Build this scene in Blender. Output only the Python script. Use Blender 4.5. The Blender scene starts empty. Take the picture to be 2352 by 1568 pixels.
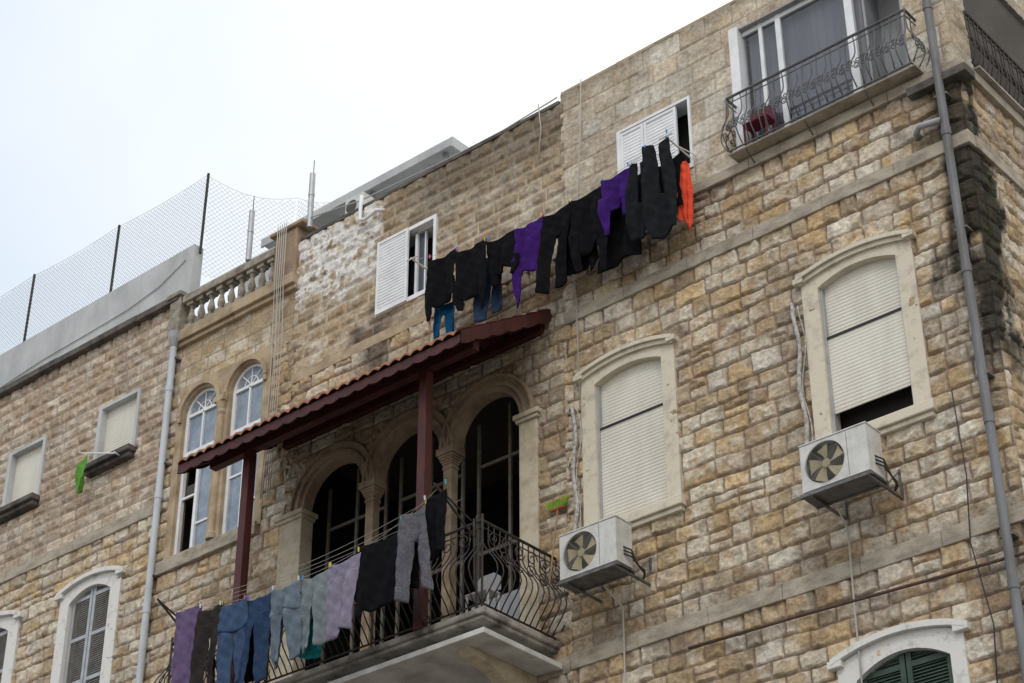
import bpy, math, random
import numpy as np
from mathutils import Vector, Matrix
random.seed(7)
C=bpy.context.scene.collection
PI=math.pi
# ------------------------------------------------------------------ materials
def mat(name,col,rough=.7,col2=None,scale=4,bump=0,bscale=40,metal=0,lo=.4,hi=.65,detail=6,stretch=None,spec=.4):
    m=bpy.data.materials.new(name);m.use_nodes=True;nt=m.node_tree;N=nt.nodes;Lk=nt.links
    b=N['Principled BSDF'];b.inputs['Roughness'].default_value=rough;b.inputs['Metallic'].default_value=metal
    b.inputs['Specular IOR Level'].default_value=spec
    b.inputs['Base Color'].default_value=(*col,1)
    tc=N.new('ShaderNodeTexCoord');src=tc.outputs['Object']
    if stretch:
        mp=N.new('ShaderNodeMapping');mp.inputs['Scale'].default_value=stretch;Lk.new(src,mp.inputs[0]);src2=mp.outputs[0]
    else: src2=src
    if col2 is not None:
        n=N.new('ShaderNodeTexNoise');n.inputs['Scale'].default_value=scale;n.inputs['Detail'].default_value=detail;n.inputs['Roughness'].default_value=.65
        Lk.new(src2,n.inputs['Vector'])
        r=N.new('ShaderNodeMapRange');r.inputs[1].default_value=lo;r.inputs[2].default_value=hi;Lk.new(n.outputs[0],r.inputs[0])
        x=N.new('ShaderNodeMix');x.data_type='RGBA';x.inputs[6].default_value=(*col,1);x.inputs[7].default_value=(*col2,1)
        Lk.new(r.outputs[0],x.inputs[0]);Lk.new(x.outputs[2],b.inputs['Base Color'])
    if bump:
        n2=N.new('ShaderNodeTexNoise');n2.inputs['Scale'].default_value=bscale;n2.inputs['Detail'].default_value=4;Lk.new(src,n2.inputs['Vector'])
        bp=N.new('ShaderNodeBump');bp.inputs['Strength'].default_value=bump;bp.inputs['Distance'].default_value=.01
        Lk.new(n2.outputs[0],bp.inputs['Height']);Lk.new(bp.outputs[0],b.inputs['Normal'])
    return m
def stone_mat():
    m=bpy.data.materials.new('rock_faced_stone');m.use_nodes=True;nt=m.node_tree;N=nt.nodes;Lk=nt.links
    b=N['Principled BSDF'];b.inputs['Roughness'].default_value=.92;b.inputs['Specular IOR Level'].default_value=.2
    a=N.new('ShaderNodeAttribute');a.attribute_name='tint'
    tc=N.new('ShaderNodeTexCoord')
    n=N.new('ShaderNodeTexNoise');n.inputs['Scale'].default_value=14;n.inputs['Detail'].default_value=8;n.inputs['Roughness'].default_value=.78;Lk.new(tc.outputs['Object'],n.inputs['Vector'])
    r=N.new('ShaderNodeMapRange');r.inputs[1].default_value=.3;r.inputs[2].default_value=.7;r.inputs[3].default_value=.58;r.inputs[4].default_value=1.42;Lk.new(n.outputs[0],r.inputs[0])
    x=N.new('ShaderNodeVectorMath');x.operation='SCALE';Lk.new(a.outputs['Color'],x.inputs[0]);Lk.new(r.outputs[0],x.inputs['Scale']);Lk.new(x.outputs[0],b.inputs['Base Color'])
    n2=N.new('ShaderNodeTexNoise');n2.inputs['Scale'].default_value=30;n2.inputs['Detail'].default_value=7;n2.inputs['Roughness'].default_value=.7;Lk.new(tc.outputs['Object'],n2.inputs['Vector'])
    bp=N.new('ShaderNodeBump');bp.inputs['Strength'].default_value=1.0;bp.inputs['Distance'].default_value=.017
    Lk.new(n2.outputs[0],bp.inputs['Height']);Lk.new(bp.outputs[0],b.inputs['Normal'])
    return m
M={}
M['stone']=stone_mat()
M['band']=mat('weathered_band_stone',(.41,.36,.285),.9,(.20,.17,.135),3,.6,30,lo=.42,hi=.70,stretch=(1,1,2))
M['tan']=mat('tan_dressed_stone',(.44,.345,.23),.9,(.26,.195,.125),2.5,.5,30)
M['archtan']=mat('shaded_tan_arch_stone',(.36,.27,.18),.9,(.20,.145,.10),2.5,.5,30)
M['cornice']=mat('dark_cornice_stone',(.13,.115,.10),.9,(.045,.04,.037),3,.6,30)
M['balstone']=mat('weathered_baluster_stone',(.33,.295,.235),.85,(.15,.13,.10),6,.4,40)
M['peel']=mat('peeling_cream_paint',(.62,.565,.45),.75,(.34,.30,.24),5,.4,25,lo=.50,hi=.80,detail=12)
M['plaster']=mat('grey_white_plaster',(.50,.51,.51),.85,(.36,.37,.37),1.2,.2,20,stretch=(1,1,.5))
M['pier']=mat('cream_pilaster_plaster',(.54,.475,.36),.8,(.34,.28,.19),3,.3,25,lo=.42,hi=.68)
M['shutter']=mat('cream_roller_slats',(.67,.64,.565),.55,(.54,.505,.43),2,0,lo=.4,hi=.8,stretch=(1,1,.4))
M['white']=mat('white_painted_metal',(.78,.79,.80),.45,(.66,.67,.68),3)
M['winter']=mat('grey_weathered_wood',(.30,.28,.26),.8,(.18,.165,.155),6,.3,40)
M['dimwood']=mat('dim_brown_window_wood',(.20,.17,.14),.7,(.13,.11,.09),6)
M['alu']=mat('grey_aluminium',(.42,.43,.44),.4,(.33,.34,.35),5,metal=.3)
M['grille']=mat('beige_grille_wire',(.36,.34,.30),.5,(.26,.245,.21),9)
M['darkrail']=mat('dark_gap',(.02,.02,.022),.6)
M['interior']=mat('dim_interior_plaster',(.09,.08,.07),.9,(.06,.053,.046),1)
M['dark']=mat('painted_room_dark',(.012,.011,.010),.9)  # near-black colour stands in for the darkness of rooms behind openings
M['glass']=mat('window_glass',(.05,.065,.085),.08,spec=.5)
M['paleglass']=mat('pale_curtained_glass',(.26,.31,.37),.12,(.17,.21,.26),4,spec=.6)
M['curtain']=mat('mauve_curtain',(.21,.205,.235),.8,(.28,.275,.30),2,stretch=(4,1,.3))
M['redwood']=mat('dark_red_painted_wood',(.075,.016,.013),.6,(.04,.010,.009),5,.3,30,stretch=(1,1,.3))
M['tile']=mat('orange_clay_tile',(.38,.165,.095),.85,(.20,.095,.065),7,.4,30)
M['iron']=mat('old_black_iron',(.030,.027,.025),.65,(.065,.048,.038),12,.2,40,metal=.2)
M['post']=mat('black_fence_post',(.018,.018,.018),.6,(.03,.028,.026),8)
M['greyiron']=mat('grey_painted_iron',(.12,.125,.13),.5,(.075,.075,.075),8,metal=.2)
M['concrete']=mat('stained_balcony_concrete',(.40,.37,.33),.9,(.08,.07,.06),2.2,.4,25,lo=.43,hi=.66)
M['underside']=mat('painted_soffit',(.58,.58,.56),.8,(.34,.33,.31),2.2,lo=.42,hi=.72)
M['pipe']=mat('grey_drain_pipe',(.34,.35,.37),.5,(.22,.22,.22),3,stretch=(1,1,.3))
M['palepipe']=mat('pale_blue_grey_pipe',(.50,.54,.58),.5,(.34,.35,.36),3,stretch=(1,1,.3),lo=.45,hi=.75)
M['pipedark']=mat('dark_grey_drain_pipe',(.17,.175,.185),.5,(.09,.085,.08),2,stretch=(1,1,.3))
M['acw']=mat('aged_white_ac_casing',(.60,.60,.57),.45,(.42,.41,.38),5,lo=.42,hi=.75)
M['acfan']=mat('yellowed_fan_blades',(.46,.39,.23),.5)
M['acdark']=mat('dark_ac_interior',(.07,.068,.062),.7)
M['metal']=mat('galvanised_steel',(.16,.16,.165),.5,(.10,.09,.08),8,metal=.3)
M['rust']=mat('rusty_pipe',(.11,.06,.045),.8,(.06,.035,.03),9)
M['wire']=mat('fence_wire',(.30,.30,.30),.5)
M['cable']=mat('pale_cable',(.42,.40,.36),.6)
M['blackcable']=mat('black_cable',(.03,.03,.03),.6)
M['taped']=mat('white_taped_pipe',(.50,.48,.45),.7,(.2,.18,.16),20)
M['greenwood']=mat('green_louvre_paint',(.045,.075,.055),.6,(.03,.045,.035),6)
M['asphalt']=mat('asphalt',(.05,.05,.052),.9,(.07,.07,.07),3,.4,60)
M['pave']=mat('pavement_concrete',(.28,.27,.25),.9,(.2,.19,.18),2,.3,40)
M['ground']=mat('dusty_ground',(.20,.18,.15),.95,(.14,.125,.10),.3)
M['lowwall']=mat('plain_lower_stone',(.30,.235,.16),.9,(.2,.16,.11),3,.6,12)
# ------------------------------------------------------------------ mesh builder
def link(o,parent=None):
    C.objects.link(o)
    if parent is not None:
        o.parent=parent;o.matrix_parent_inverse=Matrix.Translation(-Vector(parent.location))
    return o
def thing(name,loc,label,cat,group=None):
    o=bpy.data.objects.new(name,None);o.empty_display_size=.3;o.location=loc;C.objects.link(o)
    o['label']=label;o['category']=cat
    if group:o['group']=group
    return o
def tag(o,label,cat,group=None):
    o['label']=label;o['category']=cat
    if group:o['group']=group
    return o
class MB:
    def __init__(s):s.v=[];s.f=[];s.m=[]
    def add(s,v,f,mi=0):
        b=len(s.v);s.v+= [tuple(p) for p in v];s.f+=[tuple(b+i for i in q) for q in f];s.m+=[mi]*len(f)
    def box(s,x0,x1,y0,y1,z0,z1,mi=0):
        v=[(x,y,z) for z in(z0,z1) for y in(y0,y1) for x in(x0,x1)]
        s.add(v,[(0,2,3,1),(4,5,7,6),(0,1,5,4),(2,6,7,3),(0,4,6,2),(1,3,7,5)],mi)
    def tube(s,pts,r,n=6,mi=0):
        P=[Vector(p) for p in pts];R=r if isinstance(r,(list,tuple)) else [r]*len(P)
        t=(P[1]-P[0]).normalized();up=Vector((0,0,1)) if abs(t.z)<.9 else Vector((0,1,0))
        nrm=t.cross(up).normalized();v=[];f=[]
        for i,p in enumerate(P):
            t=(P[min(i+1,len(P)-1)]-P[max(i-1,0)])
            if t.length<1e-9:t=Vector((0,0,1))
            t.normalize();nrm=(nrm-t*nrm.dot(t))
            if nrm.length<1e-6:nrm=t.orthogonal()
            nrm.normalize();b=t.cross(nrm)
            for k in range(n):
                a=2*PI*k/n;v.append(p+(nrm*math.cos(a)+b*math.sin(a))*R[i])
        for i in range(len(P)-1):
            for k in range(n):
                a=i*n+k;c=i*n+(k+1)%n;f.append((a,c,c+n,a+n))
        f.append(tuple(range(n-1,-1,-1)));f.append(tuple((len(P)-1)*n+k for k in range(n)))
        s.add(v,f,mi)
    def lathe(s,cx,cy,prof,n=16,mi=0):
        v=[];f=[]
        for r,z in prof:
            for k in range(n):
                a=2*PI*k/n;v.append((cx+r*math.cos(a),cy+r*math.sin(a),z))
        for i in range(len(prof)-1):
            for k in range(n):
                a=i*n+k;c=i*n+(k+1)%n;f.append((a,c,c+n,a+n))
        f.append(tuple(range(n-1,-1,-1)));f.append(tuple((len(prof)-1)*n+k for k in range(n)))
        s.add(v,f,mi)
    def plate(s,outer,holes,y0,y1,mi=0):
        cu=bpy.data.curves.new('t','CURVE');cu.dimensions='2D';cu.fill_mode='BOTH';cu.extrude=(y1-y0)/2
        for poly in [outer]+list(holes):
            sp=cu.splines.new('POLY');sp.points.add(len(poly)-1);sp.use_cyclic_u=True
            for i,p in enumerate(poly):sp.points[i].co=(p[0],p[1],0,1)
        o=bpy.data.objects.new('t',cu);C.objects.link(o);dg=bpy.context.evaluated_depsgraph_get();dg.update()
        me=bpy.data.meshes.new_from_object(o.evaluated_get(dg));ym=(y0+y1)/2
        s.add([(q.co.x,ym-q.co.z,q.co.y) for q in me.vertices],[tuple(p.vertices) for p in me.polygons],mi)
        bpy.data.objects.remove(o);bpy.data.curves.remove(cu);bpy.data.meshes.remove(me)
    def obj(s,name,mats,parent=None,smooth=False,bevel=0,label=None):
        me=bpy.data.meshes.new(name);me.from_pydata(s.v,[],s.f)
        if not isinstance(mats,(list,tuple)):mats=[mats]
        for m in mats:me.materials.append(m)
        me.polygons.foreach_set('material_index',s.m)
        if smooth:me.polygons.foreach_set('use_smooth',[True]*len(s.f))
        me.update()
        o=bpy.data.objects.new(name,me);link(o,parent)
        if bevel:
            md=o.modifiers.new('b','BEVEL');md.width=bevel;md.segments=2;md.limit_method='ANGLE'
        if label:o['label']=label
        return o
def arch(x0,x1,z0,zs,za,n=20,semi=False):
    cx=(x0+x1)/2;a=(x1-x0)/2;p=[(x0,z0),(x1,z0)]
    for i in range(n+1):
        if semi:
            t=PI*i/n;p.append((cx+a*math.cos(t),zs+(za-zs)*math.sin(t)))
        else:
            x=x1-(x1-x0)*i/n;p.append((x,zs+(za-zs)*(1-((x-cx)/a)**2)))
    return p
def ring(cx,zs,r0,r1,n=24):
    return [(cx+r1*math.cos(PI*i/n),zs+r1*math.sin(PI*i/n)) for i in range(n+1)]+[(cx+r0*math.cos(PI*i/n),zs+r0*math.sin(PI*i/n)) for i in range(n,-1,-1)]
def archband(x0,x1,zs,za,t,n=20):
    up=arch(x0,x1,0,zs+t,za+t,n)[2:];dn=arch(x0,x1,0,zs,za,n)[2:]
    return up+dn[::-1]
# ------------------------------------------------------------------ numpy stone walls
def vn(X,Z,sc,seed):
    rng=np.random.RandomState(seed);T=rng.rand(256,256)
    gx=X/sc;gz=Z/sc;ix=np.floor(gx).astype(int);iz=np.floor(gz).astype(int);fx=gx-ix;fz=gz-iz
    fx=fx*fx*(3-2*fx);fz=fz*fz*(3-2*fz)
    a=T[ix%256,iz%256];b=T[(ix+1)%256,iz%256];c=T[ix%256,(iz+1)%256];d=T[(ix+1)%256,(iz+1)%256]
    return (a*(1-fx)+b*fx)*(1-fz)+(c*(1-fx)+d*fx)*fz
def fbm(X,Z,sc,seed,o=4):
    r=0;w=.5;t=0;c,s=.8,.6
    for i in range(o):
        r=r+w*vn(X,Z,sc/2**i,seed+i);t+=w;w*=.58
        X,Z=X*c-Z*s+3.1,X*s+Z*c+1.7
    return r/t
def ss(a,b,x):
    t=np.clip((x-a)/(b-a),0,1);return t*t*(3-2*t)
def bp_lin(a,b,brk,step):
    pts=sorted(set([a,b]+[q for q in brk if a<q<b]));out=[a]
    for i in range(len(pts)-1):
        n=max(1,int(round((pts[i+1]-pts[i])/step)));out+=list(np.linspace(pts[i],pts[i+1],n+1)[1:])
    return np.array(out)
ROUGH=dict(rh=.262,w=(.24,.58),mw=.011,sl=.018,amp=.020,rock=.064,edge=.018,wob=.03,split=.12,
  pal=[(.53,.405,.25),(.58,.465,.32),(.50,.39,.25),(.62,.55,.43),(.42,.32,.21),(.57,.46,.31),(.37,.285,.20),(.59,.44,.255),(.57,.495,.39),(.65,.60,.50),(.48,.355,.20)],mort=(.29,.215,.16),fe=.48)
BOSS=dict(rh=.245,w=(.40,.56),mw=.007,sl=.02,amp=.010,rock=.042,edge=.003,boss=.035,wob=0,split=0,
  pal=[(.44,.345,.235),(.405,.315,.21),(.47,.38,.265),(.38,.295,.195)],mort=(.52,.44,.33),fe=.36)
SMOOTH=dict(rh=.39,w=(.42,.85),mw=.007,sl=.014,amp=.009,rock=.024,edge=.004,wob=0,split=0,
  pal=[(.62,.53,.40),(.57,.48,.36),(.64,.57,.455),(.60,.51,.385),(.65,.61,.525),(.54,.45,.335)],mort=(.44,.365,.275),fe=.26)
PINK=dict(rh=.235,w=(.34,.50),mw=.008,sl=.022,amp=.012,rock=.042,edge=.005,boss=.03,wob=0,split=0,
  pal=[(.51,.41,.315),(.47,.37,.28),(.54,.44,.345),(.44,.35,.27)],mort=(.36,.285,.215),fe=.36)
DRESS=dict(rh=.27,w=(.4,.7),mw=.006,sl=.015,amp=.006,rock=.010,edge=.003,wob=0,split=0,
  pal=[(.46,.365,.24),(.43,.335,.215),(.49,.40,.27)],mort=(.29,.225,.155),fe=.36)
def stone_wall(name,x0,x1,z0,z1,S,seed,parent,rects=(),shapes=(),stain_shade=None,side=None,step=.020,label=None,corner=None):
    rng=np.random.RandomState(seed)
    bx=[];bz=[]
    for r in rects:bx+=[r[0],r[1]];bz+=[r[2],r[3]]
    xs=bp_lin(x0,x1,bx,step);zs=bp_lin(z0,z1,bz,step)
    X,Z=np.meshgrid(xs,zs)
    e=S['edge']
    Xp=X+(fbm(X,Z,.12,seed+50,3)-.5)*2*e;Zp=Z+(fbm(X,Z,.16,seed+60,3)-.5)*2*e+(fbm(X,Z,.7,seed+65,2)-.5)*2*S['wob']
    n=max(1,int(round((z1-z0)/S['rh'])));hh=(z1-z0)/n
    rb=[z0+i*hh+(rng.uniform(-.13,.13)*hh*(S['edge']>.01) if 0<i<n else 0) for i in range(n+1)]
    rb[0]-=.05;rb[-1]+=.05;rb=np.array(rb)
    ri=np.clip(np.searchsorted(rb,Zp)-1,0,n-1)
    el=np.zeros_like(X);er=np.zeros_like(X);cid=np.zeros(X.shape,int);lx=np.zeros_like(X)
    for r in range(n):
        cb=[x0-rng.uniform(.05,.4)]
        while cb[-1]<x1+.5:
            cb.append(cb[-1]+rng.uniform(*S['w']))
        cb=np.array(cb);mk=ri==r;xx=Xp[mk];ci=np.clip(np.searchsorted(cb,xx)-1,0,len(cb)-2)
        el[mk]=xx-cb[ci];er[mk]=cb[ci+1]-xx;cid[mk]=ci;lx[mk]=(xx-(cb[ci]+cb[ci+1])/2)/(cb[ci+1]-cb[ci])
    eb=Zp-rb[ri];et=rb[ri+1]-Zp
    lz=(eb-et)/(eb+et)/2
    E=np.minimum(np.minimum(el,er),np.minimum(eb,et))
    key=(ri*911+cid*37)%4093
    T=rng.rand(4093,9);r=T[key]
    if S['split']>0:
        sp=(r[...,8]<S['split'])&(el+er<.42)
        E=np.where(sp,np.minimum(E,np.abs(eb-et)/2),E)
        key=np.where(sp&(eb>et),(key+1777)%4093,key);r=T[key]
    mwv=S['mw']*(.5+1.3*fbm(X,Z,.5,seed+44,2))
    p=ss(mwv,mwv+S['sl'],E)
    XX=X+r[...,0]*9;ZZ=Z+r[...,1]*9
    rock=fbm(XX,ZZ,.14,seed+3,6)-.42
    fine=np.abs(fbm(XX,ZZ,.12,seed+5,5)-.5)*2
    ridge=1-np.abs(2*fbm(X+r[...,2]*5,Z,.2,seed+9,3)-1)*1.6
    if 'boss' in S:
        q=ss(S['boss'],S['boss']+.03,E)
        h=p*S['amp']+q*(S['rock']*(.35+rock*1.6)+.010*ridge-.015*fine)
    else:
        R=S['rock']
        pl=np.minimum(.6+lx*(r[...,5]-.5)*1.8+lz*(r[...,6]-.6)*1.4,.75-lx*(r[...,3]-.5)*2.0-lz*(r[...,2]-.45)*1.5)
        h=p*(S['amp']*(.4+r[...,3])+R*(.35*pl+1.1*rock*(.5+.9*r[...,4])-.42*fine+.15*ridge))
    h=np.clip(h,-.003,.2)+.0015*rng.rand(*X.shape)
    if corner is not None:h=h*(.25+.75*ss(0,.10,np.abs(corner-X)))
    pal=np.array(S['pal']);pi=(r[...,7]*len(pal)).astype(int)
    col=pal[pi]*(.78+.36*r[...,6])[...,None]
    g=ss(.48,.68,fbm(X,Z,.22,seed+20,5))[...,None]*S['fe']
    col=col*(1-g)+np.array((.52,.335,.16))*(.82)*g
    g=ss(.46,.68,fbm(X+40,Z,.3,seed+25,5))[...,None]*.6
    col=col*(1-g)+np.array((.66,.61,.52))*g
    g=ss(.46,.70,fbm(X+90,Z*.6,1.1,seed+28,5))[...,None]*.34
    col=col*(1-g)+np.array((.25,.205,.16))*g
    g=ss(.56,.70,fbm(X+190,Z,.18,seed+29,4))[...,None]*.36
    col=col*(1-g)+np.array((.20,.155,.115))*g
    mm=(1-ss(mwv*.5,mwv+S['sl']*.5,E))[...,None]
    col=col*(1-mm)+np.array(S['mort'])*(.5+.8*fbm(X,Z,.4,seed+31,3))[...,None]*mm
    if stain_shade:col=stain_shade(X,Z,col,seed)
    nz,nx=X.shape
    if side is None: co=np.stack([X,-h,Z],-1)
    else: co=np.stack([side+h,X,Z],-1)
    cx=(X[:-1,:-1]+X[1:,1:])/2;cz=(Z[:-1,:-1]+Z[1:,1:])/2;keep=np.ones(cx.shape,bool)
    for a in rects:keep&=~((cx>a[0])&(cx<a[1])&(cz>a[2])&(cz<a[3]))
    for f in shapes:keep&=~f(cx,cz)
    idx=np.arange(nz*nx).reshape(nz,nx)
    q=np.stack([idx[:-1,:-1],idx[:-1,1:],idx[1:,1:],idx[1:,:-1]],-1)[keep]
    me=bpy.data.meshes.new(name);nv=nz*nx;nf=len(q)
    me.vertices.add(nv);me.vertices.foreach_set('co',co.reshape(-1).astype(np.float32))
    me.loops.add(nf*4);me.loops.foreach_set('vertex_index',q.reshape(-1).astype(np.int32))
    me.polygons.add(nf);me.polygons.foreach_set('loop_start',np.arange(0,nf*4,4,dtype=np.int32))
    me.update(calc_edges=True)
    at=me.color_attributes.new('tint','FLOAT_COLOR','POINT')
    at.data.foreach_set('color',np.concatenate([np.clip(col,.01,.8),np.ones((nz,nx,1))],-1).reshape(-1).astype(np.float32))
    me.polygons.foreach_set('use_smooth',np.ones(nf,bool))
    me.materials.append(M['stone'])
    o=bpy.data.objects.new(name,me);link(o,parent)
    if label:o['label']=label
    return o
def mixc(col,g,c):
    g=g[...,None];return col*(1-g)+np.array(c)*g
# ------------------------------------------------------------------ buildings
BL=thing('stone_apartment_building',(-29.5,0,0),'pinkish stone building with grey rooftop parapet and shuttered windows','building')
BM=thing('stone_apartment_building',(-20.5,0,0),'brown stone building with roof balustrade and triple-arched loggia','building')
BR=thing('stone_apartment_building',(-12.5,0,0),'honey rock-faced stone corner building with cream roller-shuttered windows','building')
def st_r1(X,Z,c,s):
    n=fbm(X,Z,.9,s+70,5);k=fbm(X*3,Z*.6,.6,s+77,5)
    c=mixc(c,ss(-9.65,-9.25,X+(n-.5)*1.5+(k-.5)*.7)*ss(14.1,15.2,Z+(n-.5)*1.8)*.95,(.014,.014,.012))
    d=ss(.5,.0,Z-12.6+(n-.5)*1.2)*.45
    c=mixc(c,d,(.16,.13,.10))
    g=ss(.55,.8,fbm(X*3,Z*.4,.7,s+78,4))*.3
    c=mixc(c,g,(.15,.12,.09))
    return c
def st_r3(X,Z,c,s):
    n=fbm(X,Z,.5,s+70,5)
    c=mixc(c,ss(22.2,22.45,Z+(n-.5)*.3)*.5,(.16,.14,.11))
    n2=fbm(X*3,Z*.5,.5,s+75,4)
    return mixc(c,ss(.5,.75,n2)*.22,(.26,.22,.18))
def st_r2(X,Z,c,s):
    n=fbm(X,Z,.6,s+70,5)
    c=mixc(c,ss(-10.0,-9.3,X+(n-.5)*1.2)*.9,(.028,.026,.022))
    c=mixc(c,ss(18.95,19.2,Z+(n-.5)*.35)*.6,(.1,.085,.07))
    return c
def st_r0(X,Z,c,s):
    n=fbm(X*2,Z*.5,.6,s+70,5)
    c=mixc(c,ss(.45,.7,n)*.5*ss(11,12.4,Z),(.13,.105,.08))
    c=mixc(c,ss(-9.8,-9.2,X+(n-.5)*.5)*.4,(.09,.08,.06))
    return c
def st_m2(X,Z,c,s):
    n=fbm(X,Z,.5,s+70,5);n2=fbm(X,Z,.10,s+80,4);n3=fbm(X,Z,.35,s+85,4)
    c=mixc(c,ss(-20.0,-18.8,X+(n-.5)*1.5)*ss(20.9,21.9,Z+(n-.5)*.7)*.68,(.12,.10,.075))
    w=ss(-19.75,-20.15,X+(n-.5)*1.2)*ss(20.5,20.9,Z+(n-.5)*1.2)
    c=mixc(c,w*ss(.46,.52,n2*.6+n3*.45)*.95,(.72,.70,.67))
    g=ss(.62,.2,np.hypot((X+19.9)*1.0,(Z-19.5)*.8)+(n-.5)*.9)
    c=mixc(c,g*.8,(.06,.05,.045))
    return c
def stain_shade_m0(X,Z,c,s):
    n=fbm(X,Z,.5,s+70,5)
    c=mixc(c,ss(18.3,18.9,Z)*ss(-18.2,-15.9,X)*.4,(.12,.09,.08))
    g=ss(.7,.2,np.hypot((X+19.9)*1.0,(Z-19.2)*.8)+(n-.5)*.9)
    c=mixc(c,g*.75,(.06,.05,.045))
    return mixc(c,ss(18.3,17.6,Z)*ss(-16.1,-16.5,X)*ss(-22,-21.6,X)*.35,(.16,.12,.09))  # wall under the awning darkened: its shade put into the stone colour
def st_side(X,Z,c,s):
    n=fbm(X,Z,.9,s+70,5);k=fbm(X*3,Z*.6,.6,s+77,5)
    g=ss(.60,.25,X+(n-.5)*1.6+(k-.5)*.8)*ss(14.0,15.0,Z+(n-.5)*1.6)
    c=mixc(c,g*.94,(.012,.012,.010))
    g2=ss(.56,.70,fbm(X+7,Z,.3,s+90,4))*g
    c=mixc(c,g2*.7,(.035,.045,.014))
    return c
W1=(-15.36,-14.15,14.40,16.70,16.83);W2=(-11.50,-10.28,14.40,16.72,16.86);W3=(-11.50,-10.22,9.0,11.02,11.24)
LA1=(-27.36,-26.22,14.3,16.80,17.0);LA2=(-30.2,-29.1,14.3,16.80,17.0)
def hs(w,m=.06):
    return lambda x,z:(x>w[0]-m)&(x<w[1]+m)&(z>w[2]-.02)&(z<w[3]+m+(w[4]-w[3])*(1-((x-(w[0]+w[1])/2)/((w[1]-w[0])/2+m))**2))
XC=-9.04
U1=(-19.89,-18.63,19.86,21.27);U2=(-14.75,-13.42,19.78,21.05);DR=(-12.50,-9.72,19.37,21.86)
st=.015
stone_wall('wall',-15.92,XC+.015,12.6,17.97,ROUGH,11,BR,shapes=[hs(W1),hs(W2)],stain_shade=st_r1,step=st,corner=XC)
stone_wall('wall',-15.92,XC+.015,18.15,19.2,ROUGH,12,BR,stain_shade=st_r2,step=st,corner=XC)
stone_wall('wall',-15.92,XC+.01,19.36,22.44,SMOOTH,13,BR,rects=[U2,DR],stain_shade=st_r3,corner=XC,step=.018)
stone_wall('wall',-15.92,XC+.015,9.6,12.40,ROUGH,14,BR,shapes=[hs(W3)],stain_shade=st_r0,step=st,corner=XC)
stone_wall('side_wall',-.015,6,9.6,19.2,ROUGH,15,BR,side=XC,stain_shade=st_side,step=.025,label='side wall with black and mossy damp streak',corner=0)
stone_wall('side_wall',-.01,6,19.36,22.44,SMOOTH,16,BR,side=XC,rects=[(.5,3.6,19.38,21.86)],stain_shade=st_r3,step=.032,corner=0)
CL=[(-17.445,.65),(-19.08,.67),(-20.74,.67)]
def lo(x,z):
    k=(x>-21.44)&(x<-16.77)&(z<16.72)&(z>12.8)
    for c,r in CL:k|=((x-c)**2+(z-16.7)**2<(r+.07)**2)&(z>16.6)
    return k
stone_wall('wall',-21.93,-15.87,12.0,19.27,ROUGH,21,BM,shapes=[lo],stain_shade=stain_shade_m0,step=.018)
stone_wall('wall',-21.93,-15.87,19.45,22.26,BOSS,22,BM,rects=[U1],stain_shade=st_m2,label='brown bossed stone wall with flaking white paint patch')
BF=[(-24.68,-23.78,16.9,19.68,20.12),(-23.46,-22.60,16.9,19.72,20.15)]
stone_wall('wall',-25.13,-21.87,13.5,20.2,ROUGH,23,BM,rects=[(-24.80,-22.48,16.85,20.2)])
stone_wall('wall',-25.13,-21.87,20.2,21.36,DRESS,24,BM)
LW=[(-27.10,-26.03,19.55,20.76),(-29.83,-28.80,19.50,20.76)]
stone_wall('wall',-34.5,-25.07,18.12,22.34,PINK,31,BL,rects=LW)
stone_wall('wall',-34.5,-25.07,13.8,17.92,ROUGH,32,BL,shapes=[hs(LA1),hs(LA2)])
def shell(par,x0,x1,floors,top,low):
    b=MB()
    for z in floors:b.box(x0+.02,x1-.02,.12,9,z-.25,z)
    b.box(x0,x1,8.9,9.1,0,top-.1)
    for x in (x0+.05,x1-.05):b.box(x-.04,x+.04,.12,8.9,0,top-.05)
    b.obj('inner_structure',M['interior'],par)
    b=MB();b.box(x0,x1,.06,9.2,top-.3,top-.06);b.obj('roof',M['plaster'],par)
    b=MB();b.box(x0,x1,.04,.3,0,low);b.obj('lower_wall',M['lowwall'],par)
shell(BR,-15.88,XC-.03,[9,12.6,18.3],22.4,9.62)
shell(BM,-25.08,-15.92,[9,12.83,18.3],21.5,12.0)
shell(BL,-34.5,-25.12,[14,18.1],22.3,13.8)
b=MB();b.box(XC-.2,XC-.01,.3,6,0,9.62);b.box(XC-.2,XC-.005,6.01,9.2,0,22.3);b.obj('lower_wall',M['lowwall'],BR)
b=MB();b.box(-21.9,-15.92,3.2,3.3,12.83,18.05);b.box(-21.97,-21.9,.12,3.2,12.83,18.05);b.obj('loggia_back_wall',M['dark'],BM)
b=MB();b.box(-21.9,-15.92,.10,.35,21.45,22.24);b.box(-21.9,-15.92,.35,9,22.0,22.2);b.obj('roof',M['plaster'],BM)
def band(par,x0,x1,z0,z1,d,m,name='string_course',extra=None):
    b=MB();n=max(1,int((x1-x0)/1.1));xs=[x0+(x1-x0)*i/n for i in range(n+1)]
    for i in range(n):
        j=random.uniform(-.006,.006);b.box(xs[i]+.002,xs[i+1]-.002,-d+j,.12,z0+random.uniform(-.004,.004),z1+random.uniform(-.004,.004))
    if extra:extra(b)
    return b.obj(name,m,par,bevel=.012)
band(BR,-15.9,XC+.06,17.95,18.16,.075,M['band'],extra=lambda b:b.box(XC+.002,XC+.075,.12,6,17.95,18.16))
band(BR,-15.9,XC+.06,12.38,12.61,.07,M['band'],extra=lambda b:b.box(XC+.002,XC+.075,.12,6,12.38,12.61))
band(BM,-22.3,-15.905,12.36,12.60,.065,M['band'])
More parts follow.
